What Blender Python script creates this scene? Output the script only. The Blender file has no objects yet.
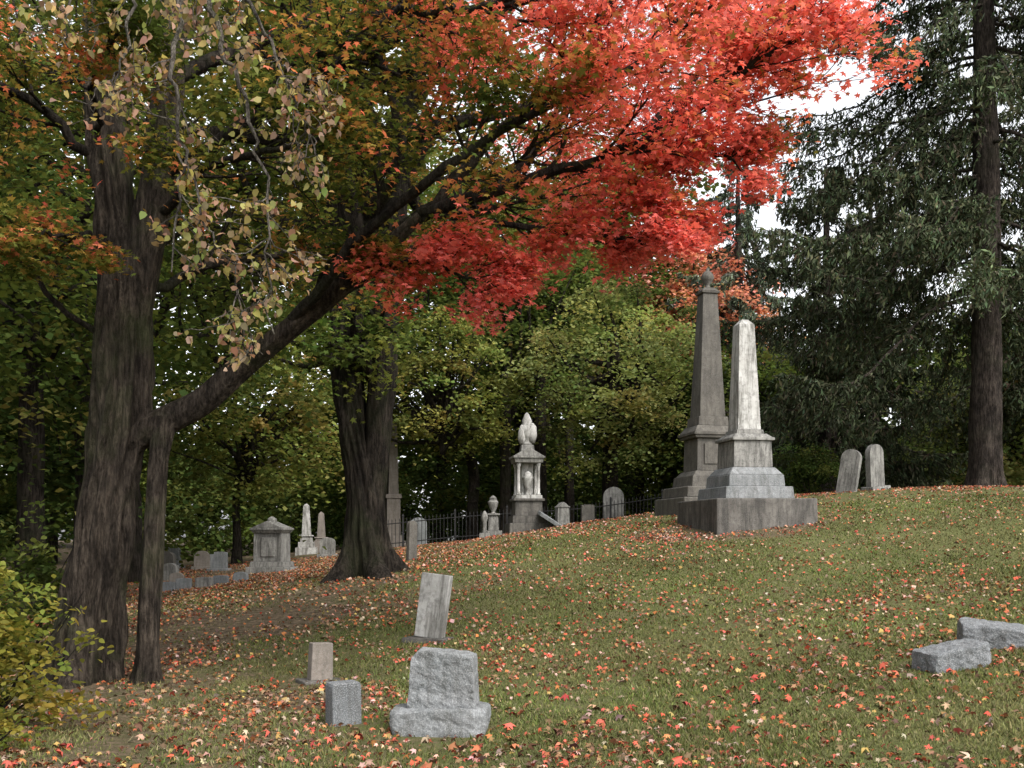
import bpy, bmesh, math, random
import numpy as np
from mathutils import Vector, Matrix, noise as mnoise
R = np.random.default_rng(7)
random.seed(7)
scene = bpy.context.scene
COL = scene.collection

# ------------------------------------------------------------------ terrain
CP = np.array([
(-.64,9.5,-.12),(5.6,25,2.0),(4.6,23.7,1.76),(6.9,24.3,2.03),(5.6,21.8,1.50),(14.4,32,3.2),(9.5,30,2.98),(-3.1,22,.87),(-1.2,15,.17),(-2.25,12.5,-.07),
(-5.1,13,-.13),(4.6,11,.26),(-8,35,.53),(.54,38,1.85),(3.9,7.5,0),(-8.7,26,.15),(-2.5,42,1.5),(3.5,42,1.95),
(7,42,2.5),(7.3,15,.74),(6.9,20.5,1.25),(0,0,0),(0,4,-.1),(-4.4,9,-.1),(15,42,2.9),(18,60,2),(0,62,1.6),(-25,60,.2),
(-16,30,0.0),(-12,14,-.5),(26,34,3.6),(20,18,2.0),(14,8,.9),(-20,5,-.8),(20,0,.8),(-18,45,.3),(30,60,2.5),(0,-15,0)])
def _U(r2):
    return np.where(r2>1e-9, r2*np.log(np.maximum(r2,1e-9))*.5, 0)
def _fit():
    X=CP[:,:2]; n=len(X)
    K=_U(((X[:,None]-X[None])**2).sum(-1))+np.eye(n)*1.0
    P=np.c_[np.ones(n),X]
    A=np.zeros((n+3,n+3)); A[:n,:n]=K; A[:n,n:]=P; A[n:,:n]=P.T
    return np.linalg.solve(A,np.r_[CP[:,2],np.zeros(3)])
TW=_fit()
def sm(x,a,b):
    t=np.clip((x-a)/(b-a),0,1); return t*t*(3-2*t)
def H(x,y):
    x=np.atleast_1d(np.asarray(x,float)); y=np.atleast_1d(np.asarray(y,float))
    out=np.zeros(x.shape)
    for i,(cx,cy,_) in enumerate(CP):
        out+=TW[i]*_U((x-cx)**2+(y-cy)**2)
    n=len(CP); out+=TW[n]+TW[n+1]*x+TW[n+2]*y
    d=np.hypot(x,y-25)
    w=sm(d,45,85)
    out=np.clip(out,-2,4.5)
    return out*(1-w)+1.5*w
def h1(x,y): return float(H(x,y)[0])
def fn(x,y,s=1.0,seed=0):
    r=np.random.default_rng(seed); o=0
    for k in range(7):
        a=r.uniform(0,6.28); f=s*r.uniform(.5,2.2); p=r.uniform(0,6.28)
        o=o+np.sin((x*math.cos(a)+y*math.sin(a))*f+p+1.3*np.sin((x*math.sin(a)-y*math.cos(a))*f*.7+p*2))
    return o/4.0

# ------------------------------------------------------------------ materials
def newmat(name):
    m=bpy.data.materials.new(name); m.use_nodes=True
    nt=m.node_tree; nt.nodes.clear()
    return m,nt,nt.nodes.new('ShaderNodeOutputMaterial')
def ramp(nt,fac,stops):
    r=nt.nodes.new('ShaderNodeValToRGB'); e=r.color_ramp.elements
    while len(e)<len(stops): e.new(.5)
    for i,(p,c) in enumerate(stops):
        e[i].position=p; e[i].color=(*c,1)
    nt.links.new(fac,r.inputs[0]); return r.outputs[0]
def tex(nt,scale,detail=6,rough=.6,vec=None,kind='Noise',stretch=None):
    n=nt.nodes.new('ShaderNodeTex'+kind); n.inputs['Scale'].default_value=scale
    if kind=='Noise':
        n.inputs['Detail'].default_value=detail; n.inputs['Roughness'].default_value=rough
    if vec is None:
        tc=nt.nodes.new('ShaderNodeTexCoord'); vec=tc.outputs['Object']
    if stretch:
        mp=nt.nodes.new('ShaderNodeMapping'); mp.inputs['Scale'].default_value=stretch
        nt.links.new(vec,mp.inputs[0]); vec=mp.outputs[0]
    nt.links.new(vec,n.inputs['Vector'])
    return n
def mixc(nt,fac,a,b,mode='MIX'):
    m=nt.nodes.new('ShaderNodeMix'); m.data_type='RGBA'; m.blend_type=mode
    for s,v in ((m.inputs[0],fac),(m.inputs[6],a),(m.inputs[7],b)):
        if hasattr(v,'node'): nt.links.new(v,s)
        elif isinstance(v,tuple): s.default_value=(*v,1)
        else: s.default_value=v
    return m.outputs[2]
def leafmat(name,trans=.4):
    m,nt,out=newmat(name); L=nt.links
    at=nt.nodes.new('ShaderNodeAttribute'); at.attribute_name='Col'
    d=nt.nodes.new('ShaderNodeBsdfDiffuse'); L.new(at.outputs['Color'],d.inputs[0])
    if trans>0:
        t=nt.nodes.new('ShaderNodeBsdfTranslucent')
        tc=mixc(nt,1.0,at.outputs['Color'],(1.45,1.3,1.0),'MULTIPLY'); L.new(tc,t.inputs[0])
        m1=nt.nodes.new('ShaderNodeMixShader'); m1.inputs[0].default_value=trans
        L.new(d.outputs[0],m1.inputs[1]); L.new(t.outputs[0],m1.inputs[2]); L.new(m1.outputs[0],out.inputs[0])
    else: L.new(d.outputs[0],out.inputs[0])
    return m
def barkmat(name,dark,light,sc=6,moss=.45):
    m,nt,out=newmat(name); L=nt.links
    b=nt.nodes.new('ShaderNodeBsdfPrincipled'); b.inputs['Roughness'].default_value=.95
    b.inputs['Specular IOR Level'].default_value=.1
    n1=tex(nt,sc,8,.7,stretch=(3.4,3.4,.5)); n2=tex(nt,sc*4,5,.6,stretch=(1.5,1.5,.8)); n3=tex(nt,1.1,5,.6)
    n4=tex(nt,sc*.55,4,.6,stretch=(1.3,1.3,.7))
    c=ramp(nt,n1.outputs[0],[(.43,tuple(x*.12 for x in dark)),(.50,dark),(.61,light)])
    c=mixc(nt,.35,c,ramp(nt,n2.outputs[0],[(.3,dark),(.7,light)]))
    c=mixc(nt,ramp(nt,n4.outputs[0],[(.42,(0,0,0)),(.66,(.75,.75,.75))]),c,tuple(x*1.25 for x in light),'MIX') if False else c
    c=mixc(nt,1.0,c,ramp(nt,n4.outputs[0],[(.36,(.55,.55,.55)),(.64,(1.35,1.33,1.3))]),'MULTIPLY')
    c=mixc(nt,ramp(nt,n3.outputs[0],[(.48,(0,0,0)),(.70,(moss,)*3)]),c,(light[0]*.62,light[1]*.95,light[2]*.45))
    L.new(c,b.inputs['Base Color'])
    bp=nt.nodes.new('ShaderNodeBump'); bp.inputs['Strength'].default_value=1; bp.inputs['Distance'].default_value=.18
    L.new(n1.outputs[0],bp.inputs['Height'])
    bp2=nt.nodes.new('ShaderNodeBump'); bp2.inputs['Strength'].default_value=.8; bp2.inputs['Distance'].default_value=.035
    L.new(n2.outputs[0],bp2.inputs['Height']); L.new(bp.outputs[0],bp2.inputs['Normal'])
    L.new(bp2.outputs[0],b.inputs['Normal']); L.new(b.outputs[0],out.inputs[0]); return m
def stonemat(name,c1,c2,stain,speck=0.0,sc=2.0,lichen=.3):
    m,nt,out=newmat(name); L=nt.links
    b=nt.nodes.new('ShaderNodeBsdfPrincipled'); b.inputs['Roughness'].default_value=.85
    b.inputs['Specular IOR Level'].default_value=.25
    n1=tex(nt,sc,8,.65); n2=tex(nt,sc*1.7,6,.7,stretch=(2,2,.3)); n3=tex(nt,90,2,.5); n4=tex(nt,sc*5,6,.7)
    c=ramp(nt,n1.outputs[0],[(.35,c1),(.65,c2)])
    c=mixc(nt,ramp(nt,n2.outputs[0],[(.44,(0,0,0)),(.62,(min(lichen*2,1),)*3)]),c,stain)
    c=mixc(nt,ramp(nt,n4.outputs[0],[(.50,(0,0,0)),(.64,(lichen,)*3)]),c,tuple(x*.6 for x in stain))
    if speck>0:
        c=mixc(nt,speck,c,ramp(nt,n3.outputs[0],[(.35,(.03,.03,.03)),(.5,c1),(.65,(.5,.5,.5))]))
    L.new(c,b.inputs['Base Color'])
    bp=nt.nodes.new('ShaderNodeBump'); bp.inputs['Strength'].default_value=.5; bp.inputs['Distance'].default_value=.02
    L.new(n4.outputs[0],bp.inputs['Height']); L.new(bp.outputs[0],b.inputs['Normal'])
    L.new(b.outputs[0],out.inputs[0]); return m

LEAF=leafmat('leaf_foliage',.45); NEED=leafmat('spruce_needles',0); LITTER=leafmat('fallen_leaves',0)
GRASSB=leafmat('grass_blades',0); FAR=leafmat('far_foliage',.3)
BARK=barkmat('maple_bark',(.042,.033,.026),(.11,.09,.072))
BARKD=barkmat('dark_bark',(.027,.022,.018),(.060,.050,.040))
BARKS=barkmat('spruce_bark',(.05,.04,.034),(.105,.086,.075),8,.15)
TWIG=barkmat('grey_twig',(.12,.105,.09),(.26,.235,.20),20,.1)
WMARB=stonemat('weathered_white_marble',(.34,.33,.305),(.54,.53,.505),(.12,.115,.10),.05,2,.45)
GRANG=stonemat('grey_granite',(.14,.15,.152),(.26,.265,.27),(.08,.08,.072),.25,3,.35)
DARKB=stonemat('brown_granite',(.08,.072,.06),(.14,.128,.108),(.045,.04,.034),.12,2,.35)
CONC=stonemat('weathered_base_stone',(.08,.072,.063),(.16,.148,.13),(.04,.037,.032),.1,2,.45)
LIMEG=stonemat('limestone_grey',(.17,.165,.15),(.31,.30,.275),(.07,.066,.06),.1,3,.45)
TANS=stonemat('tan_sandstone',(.17,.145,.122),(.26,.225,.195),(.11,.098,.08),.1,3,.3)
BLUEG=stonemat('blue_granite',(.11,.118,.122),(.195,.205,.215),(.07,.07,.066),.3,4,.35)
IRON=stonemat('black_iron',(.015,.015,.017),(.03,.03,.03),(.04,.03,.02),0,3,.1)

# ------------------------------------------------------------------ mesh helpers
def mkobj(name,me,mat,parent=None,loc=(0,0,0),rot=(0,0,0)):
    o=bpy.data.objects.new(name,me); COL.objects.link(o)
    if mat and not me.materials: me.materials.append(mat)
    o.location=loc; o.rotation_euler=rot
    if parent: o.parent=parent
    return o
def empty(name,loc=(0,0,0)):
    e=bpy.data.objects.new(name,None); COL.objects.link(e); e.location=loc; e.empty_display_size=.3
    return e
MAPLE=np.array([(0,0,0),(.4,.0,-.06),(.2,.25,.0),(.54,.56,-.1),(.18,.52,.0),(0,1.0,-.12),(-.18,.52,.0),(-.54,.56,-.1),(-.2,.25,.0),(-.4,.0,-.06)])
OVAL=np.array([(0,0,0),(.3,.3,.05),(.27,.65,.02),(0,1,-.1),(-.27,.65,.02),(-.3,.3,.05)])
DIAM=np.array([(0,0,0),(.42,.5,.06),(0,1,-.08),(-.42,.5,.06)])
NEEDLE=np.array([(0,0,0),(.13,.45,0),(0,1,0),(-.13,.45,0)])
def nrm(v): return v/np.maximum(np.linalg.norm(v,axis=-1,keepdims=True),1e-9)
def leafmesh(name,P,size,normal,tang,col,tmpl,mat,parent=None):
    N=len(P); K=len(tmpl)
    n=nrm(normal); t=nrm(tang-(tang*n).sum(-1,keepdims=True)*n); b=np.cross(t,n)
    V=P[:,None,:]+size[:,None,None]*(b[:,None,:]*tmpl[None,:,0:1]+t[:,None,:]*(tmpl[None,:,1:2]-.5)+n[:,None,:]*tmpl[None,:,2:3])
    me=bpy.data.meshes.new(name); me.vertices.add(N*K)
    me.vertices.foreach_set('co',V.reshape(-1).astype(np.float32))
    me.loops.add(N*K); me.loops.foreach_set('vertex_index',np.arange(N*K,dtype=np.int32))
    me.polygons.add(N); me.polygons.foreach_set('loop_start',np.arange(0,N*K,K,dtype=np.int32))
    try: me.polygons.foreach_set('loop_total',np.full(N,K,dtype=np.int32))
    except Exception: pass
    me.update()
    a=me.attributes.new('Col','FLOAT_COLOR','POINT')
    c=np.ones((N,K,4),np.float32); c[:,:,:3]=np.clip(col,0,1)[:,None,:]
    a.data.foreach_set('color',c.reshape(-1))
    return mkobj(name,me,mat,parent)
def tubes(name,lines,mat,sides=7,parent=None):
    V=[];F=[]
    for pts,rad in lines:
        n=len(pts); base=len(V); sd=sides if rad[0]>.03 else (5 if rad[0]>.012 else 3)
        pv=None
        for i in range(n):
            a=pts[max(i-1,0)]; c=pts[min(i+1,n-1)]
            d=(c-a); d=d/(np.linalg.norm(d)+1e-9)
            if pv is None:
                u=np.array([1.,0,0]) if abs(d[0])<.8 else np.array([0,1.,0])
            else: u=pv
            u=u-d*np.dot(u,d); u/=np.linalg.norm(u)+1e-9; pv=u
            w=np.cross(d,u)
            for k in range(sd):
                an=2*math.pi*k/sd
                V.append(pts[i]+rad[i]*(math.cos(an)*u+math.sin(an)*w))
        for i in range(n-1):
            for k in range(sd):
                k2=(k+1)%sd; F.append((base+i*sd+k,base+i*sd+k2,base+(i+1)*sd+k2,base+(i+1)*sd+k))
    me=bpy.data.meshes.new(name); me.from_pydata([tuple(v) for v in V],[],F)
    me.polygons.foreach_set('use_smooth',[True]*len(F)); me.update()
    return mkobj(name,me,mat,parent)
def smooth(pts,m=6):
    P=[np.array(p,float) for p in pts]; P=[2*P[0]-P[1]]+P+[2*P[-1]-P[-2]]
    out=[]
    for i in range(1,len(P)-2):
        for j in range(m):
            t=j/m; p0,p1,p2,p3=P[i-1:i+3]
            out.append(.5*((2*p1)+(-p0+p2)*t+(2*p0-5*p1+4*p2-p3)*t*t+(-p0+3*p1-3*p2+p3)*t**3))
    out.append(P[-2]); return out
def trunk(name,pts,rads,mat,parent=None,flare=.8,sides=48,m=14,fh=.45,seed=0,ridge=.05):
    S=smooth(pts,m); n=len(S)
    rr=np.interp(np.linspace(0,len(rads)-1,n),range(len(rads)),rads)
    z0=S[0][2]; V=[];F=[]
    for i in range(n):
        a=S[max(i-1,0)]; c=S[min(i+1,n-1)]; d=(c-a)/np.linalg.norm(c-a)
        u=np.array([1.,0,0]); u=u-d*np.dot(u,d); u/=np.linalg.norm(u); w=np.cross(d,u)
        hh=S[i][2]-z0
        for k in range(sides):
            an=2*math.pi*k/sides
            fl=1+flare*math.exp(-max(hh,0)/fh)*(.45+.55*math.cos(5*an+seed+.6*math.sin(2*an)))
            q=mnoise.noise(Vector((math.cos(an)*rr[i]*13+seed,math.sin(an)*rr[i]*13,hh*1.3)))
            q2=mnoise.noise(Vector((math.cos(an)*1.5,math.sin(an)*1.5+seed,hh*.6)))
            r=rr[i]*fl*(1+.14*q2)+ridge*q
            V.append(tuple(S[i]+r*(math.cos(an)*u+math.sin(an)*w)))
    for i in range(n-1):
        for k in range(sides):
            k2=(k+1)%sides; F.append((i*sides+k,i*sides+k2,(i+1)*sides+k2,(i+1)*sides+k))
    me=bpy.data.meshes.new(name); me.from_pydata(V,[],F)
    me.polygons.foreach_set('use_smooth',[True]*len(F)); me.update()
    return mkobj(name,me,mat,parent)

# ------------------------------------------------------------------ ground
def brown(x,y):
    b=1.0-sm(x+.10*(y-12)+.9*fn(x,y,.5,11),-5.0,2.5)
    b=b*.58+.20+.24*fn(x,y,.8,13)
    b=np.maximum(b,.8*(1-sm(np.hypot((x-4.9)/1.4,y-24.2),1.2,2.3)))
    b=np.maximum(b,.85*(1-sm(np.hypot(x+2.4,(y-11.3)*.8),.3,1.9)))
    b=np.maximum(b,.85*(1-sm(np.hypot(x+5,y-12.8),.5,1.8)))
    b=np.maximum(b,sm(y,44,50))
    return np.clip(b+.18*fn(x,y,1.9,9),0,1)
def bumps(x,y): return .018*fn(x,y,2.2,3)+.03*fn(x,y,.6,5)
def ground():
    u=np.linspace(-1,1,330); gx=32*u+500*u**7; gy=22+36*u+480*u**7
    X,Y=np.meshgrid(gx,gy); Z=H(X.ravel(),Y.ravel())
    x=X.ravel(); y=Y.ravel()
    Z=Z+bumps(x,y)
    n=len(u); V=np.c_[x,y,Z]
    i,j=np.meshgrid(np.arange(n-1),np.arange(n-1)); a=(j*n+i).ravel()
    F=np.c_[a,a+1,a+n+1,a+n]
    me=bpy.data.meshes.new('ground'); me.from_pydata(V.tolist(),[],F.tolist())
    me.polygons.foreach_set('use_smooth',[True]*len(F))
    c=np.zeros((len(V),4),np.float32); c[:,0]=brown(x,y); c[:,3]=1
    at=me.attributes.new('Wear','FLOAT_COLOR','POINT'); at.data.foreach_set('color',c.reshape(-1))
    m,nt,out=newmat('grass_ground'); L=nt.links
    b=nt.nodes.new('ShaderNodeBsdfPrincipled'); b.inputs['Roughness'].default_value=1; b.inputs['Specular IOR Level'].default_value=.05
    n1=tex(nt,.7,6,.6); n2=tex(nt,9,8,.75); n3=tex(nt,45,4,.7); n4=tex(nt,3,6,.7)
    g=ramp(nt,n1.outputs[0],[(.35,(.068,.088,.025)),(.65,(.125,.132,.046))])
    g=mixc(nt,ramp(nt,n4.outputs[0],[(.45,(0,0,0)),(.65,(.8,.8,.8))]),g,(.165,.14,.07))
    g=mixc(nt,.6,g,ramp(nt,n3.outputs[0],[(.3,(.02,.025,.01)),(.7,(.195,.20,.085))]))
    d=ramp(nt,n2.outputs[0],[(.35,(.04,.032,.023)),(.5,(.115,.088,.058)),(.68,(.23,.17,.115))])
    at=nt.nodes.new('ShaderNodeAttribute'); at.attribute_name='Wear'
    ad=nt.nodes.new('ShaderNodeMath'); ad.operation='ADD'
    sp=nt.nodes.new('ShaderNodeSeparateColor'); L.new(at.outputs['Color'],sp.inputs[0])
    L.new(sp.outputs[0],ad.inputs[0])
    ml=nt.nodes.new('ShaderNodeMath'); ml.operation='MULTIPLY_ADD'; ml.inputs[1].default_value=1.8; ml.inputs[2].default_value=-.95
    L.new(n2.outputs[0],ml.inputs[0]); L.new(ml.outputs[0],ad.inputs[1])
    f=ramp(nt,ad.outputs[0],[(.3,(0,0,0)),(.8,(1,1,1))])
    L.new(mixc(nt,f,g,d),b.inputs['Base Color'])
    bp=nt.nodes.new('ShaderNodeBump'); bp.inputs['Strength'].default_value=.9; bp.inputs['Distance'].default_value=.04
    L.new(n3.outputs[0],bp.inputs['Height']); L.new(bp.outputs[0],b.inputs['Normal'])
    L.new(b.outputs[0],out.inputs[0]); me.materials.append(m)
    mkobj('ground',me,None)
ground()

def pick(pal,n,rng=R,var=.2):
    cols=np.array([p[0] for p in pal]); w=np.array([p[1] for p in pal],float); w/=w.sum()
    c=cols[rng.choice(len(pal),n,p=w)]
    return c*(1+var*rng.normal(size=(n,1)))*(1+.08*rng.normal(size=(n,3)))
LP=[((.22,.135,.075),4),((.12,.075,.045),3),((.38,.13,.055),2.8),((.43,.085,.05),1.8),((.36,.26,.19),2.6),((.36,.25,.09),1.2),((.28,.165,.105),3)]
def litter():
    N=760000
    x=R.uniform(-17,20,N); y=5+38*R.uniform(0,1,N)**1.1
    b=brown(x,y); b=np.maximum(b,.75*(1-sm(x+.10*(y-12),-5,4.5))); dens=.30+.8*b**1.1
    cl=fn(x,y,1.6,21); cl2=fn(x,y,5,23); cl3=fn(x,y,.7,25)
    near=1-sm(y,6.5,11)
    keep=R.uniform(0,1,N)<dens*np.clip(.40+.34*cl+.32*cl2+.25*cl3+.28*near,.07,1.3)*.6
    keep&=(np.abs(x)<.62*y+4)
    x=x[keep];y=y[keep];n=len(x)
    z=H(x,y)+bumps(x,y)+R.uniform(.012,.045,n)
    size=R.uniform(.028,.07,n)*(1+.4*(R.uniform(0,1,n)<.12))
    nn=np.c_[R.normal(0,.65,n),R.normal(0,.65,n),np.ones(n)]
    tt=R.normal(size=(n,3))
    c=pick(LP,n)
    red=(x>-2)&(R.uniform(0,1,n)<.32); c[red]=pick([((.46,.10,.07),2.4),((.44,.16,.085),1),((.43,.28,.22),1.4)],red.sum())
    T=MAPLE.copy(); T[:,2]*=3.0
    E=empty('fallen_leaves'); k=y<13
    P=np.c_[x,y,z]
    leafmesh('near_litter',P[k],size[k],nn[k],tt[k],c[k],T,LITTER,E)
    k=~k; T2=DIAM*np.array([1.1,1,2])
    leafmesh('far_litter',P[k],size[k],nn[k],tt[k],c[k],T2,LITTER,E)
    m=1500; x=R.uniform(-5,8,m); y=R.uniform(5.5,12,m); k=(R.uniform(0,1,m)<np.clip(.28+.55*fn(x,y,1.3,77)-.06*(y-7),.02,1)); x=x[k];y=y[k];m=len(x)
    z=H(x,y)+bumps(x,y)+.045
    T=MAPLE.copy()*np.array([1,1,3.8]); nn=np.c_[R.normal(0,.65,m),R.normal(0,.65,m),np.ones(m)]
    leafmesh('large_litter',np.c_[x,y,z],R.uniform(.075,.115,m),nn,R.normal(size=(m,3)),pick([((.44,.09,.065),3),((.40,.26,.20),2),((.40,.16,.085),2.2),((.12,.07,.045),2)],m),T,LITTER,E)
litter()
def grass():
    N=460000
    y=5.2+22*R.uniform(0,1,N)**1.7; x=R.uniform(-1,1,N)*(.62*y+1.5)
    b=brown(x,y); keep=R.uniform(0,1,N)<np.clip(1.12-b*1.15+.45*fn(x,y,3,31)+.3*fn(x,y,1,35),.04,1)
    x=x[keep];y=y[keep];n=len(x)
    z=H(x,y)+bumps(x,y)
    hh=R.uniform(.02,.052,n)*(1+.35*fn(x,y,2,33)); w=.003+.00045*y
    az=R.uniform(0,6.28,n); lean=R.normal(0,.6,(n,2))*hh[:,None]
    V=np.zeros((n,3,3)); V[:,0]=np.c_[x-np.cos(az)*w,y-np.sin(az)*w,z-.005]; V[:,1]=np.c_[x+np.cos(az)*w,y+np.sin(az)*w,z-.005]
    V[:,2]=np.c_[x+lean[:,0],y+lean[:,1],z+hh]
    me=bpy.data.meshes.new('grass'); me.vertices.add(n*3); me.vertices.foreach_set('co',V.reshape(-1).astype(np.float32))
    me.loops.add(n*3); me.loops.foreach_set('vertex_index',np.arange(n*3,dtype=np.int32))
    me.polygons.add(n); me.polygons.foreach_set('loop_start',np.arange(0,n*3,3,dtype=np.int32)); me.update()
    c=pick([((.108,.138,.036),4),((.16,.178,.055),3),((.24,.215,.11),2.4),((.072,.10,.026),2)],n)
    pt=np.clip(.45+.75*fn(x,y,.9,43),0,1)[:,None]
    c=c*(1-.5*pt)+np.array([.20,.17,.08])*.5*pt
    c*=(1+.28*fn(x,y,.7,41))[:,None]
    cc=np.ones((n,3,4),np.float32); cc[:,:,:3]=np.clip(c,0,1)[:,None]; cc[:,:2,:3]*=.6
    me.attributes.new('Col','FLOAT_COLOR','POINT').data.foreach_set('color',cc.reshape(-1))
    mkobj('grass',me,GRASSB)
grass()

# ------------------------------------------------------------------ branching
def rotv(d,ang,rng):
    a=rng.normal(size=3); a-=d*np.dot(a,d); a/=np.linalg.norm(a)+1e-9
    return d*math.cos(ang)+a*math.sin(ang)
def grow(lines,tips,p,d,L,r,lvl,maxl,rng,nch,up=.03,flat=.55,wig=.13,ratio=.55,droop=0):
    n=6; pts=[p.copy()]; dd=d.copy()
    for i in range(n):
        dd=dd+rng.normal(size=3)*wig+np.array([0,0,up-droop*i/n]); dd/=np.linalg.norm(dd)
        p=p+dd*L/n; pts.append(p.copy())
    lines.append((pts,list(np.linspace(r,max(r*.35,.003),n+1))))
    if lvl>=maxl: tips.append(pts); return
    k=nch[lvl]
    for j in range(k):
        t=.2+.8*(j+rng.uniform(0,1))/k; i=min(int(t*n),n-1); f=t*n-i
        q=pts[i]*(1-f)+pts[i+1]*f if i<n else pts[-1]
        c=rotv(dd if t>.8 else nrm(pts[i+1]-pts[i]),rng.uniform(.5,1.0),rng)
        c[2]*=flat; c/=np.linalg.norm(c)
        grow(lines,tips,q,c,L*ratio*rng.uniform(.75,1.25)*(1.15-.4*t),max(r*.5*(1.1-.4*t),.003),lvl+1,maxl,rng,nch,up,flat,wig,ratio,droop)
    tips.append(pts[-3:])
def limb(lines,tips,ctrl,r0,r1,rng,nch,side=(1.2,2.0),t0=.25,nside=8,maxl=2,**kw):
    S=smooth(ctrl,6); n=len(S)
    S=[s+rng.normal(size=3)*.025 for s in S]
    rr=np.linspace(1,0,n)**.8*(r0-r1)+r1
    lines.append((S,list(rr)))
    for j in range(nside):
        t=t0+(1-t0)*(j+rng.uniform(0,1))/nside; i=min(int(t*(n-1)),n-2)
        d=nrm(S[i+1]-S[i]); c=rotv(d,rng.uniform(.5,1.15),rng); c[2]=c[2]*.55+.05; c/=np.linalg.norm(c)
        grow(lines,tips,S[i],c,rng.uniform(*side)*(1.1-.35*t),max(rr[i]*.42,.012),0,maxl,rng,nch,**kw)
    grow(lines,tips,S[-1],nrm(S[-1]-S[-2]),side[0]*.8,r1,0,maxl,rng,nch,**kw)
def leaves_on(tips,per,rng,spread=.13,flat=.6,sz=(.08,.13)):
    P=[];G=[]
    for t in tips:
        A=np.array(t); m=per if len(A)>4 else max(per//2,1)
        s=rng.uniform(.15,1.05,m)*(len(A)-1); i=np.clip(s.astype(int),0,len(A)-2); f=(s-i)[:,None]
        P.append(A[i]*(1-f)+A[i+1]*f+rng.normal(size=(m,3))*np.array([spread,spread,spread*flat])-np.array([0,0,.03]))
        G.append(np.full(m,rng.normal()))
    P=np.concatenate(P); n=len(P)
    return P,rng.uniform(*sz,n),np.concatenate(G)
def orient(n,rng,tilt=.45):
    nn=np.c_[rng.normal(0,tilt,n),rng.normal(0,tilt,n),np.ones(n)]
    tt=np.c_[rng.normal(0,1,n),rng.normal(0,1,n),rng.normal(-.35,.3,n)]
    return nn,tt

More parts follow.
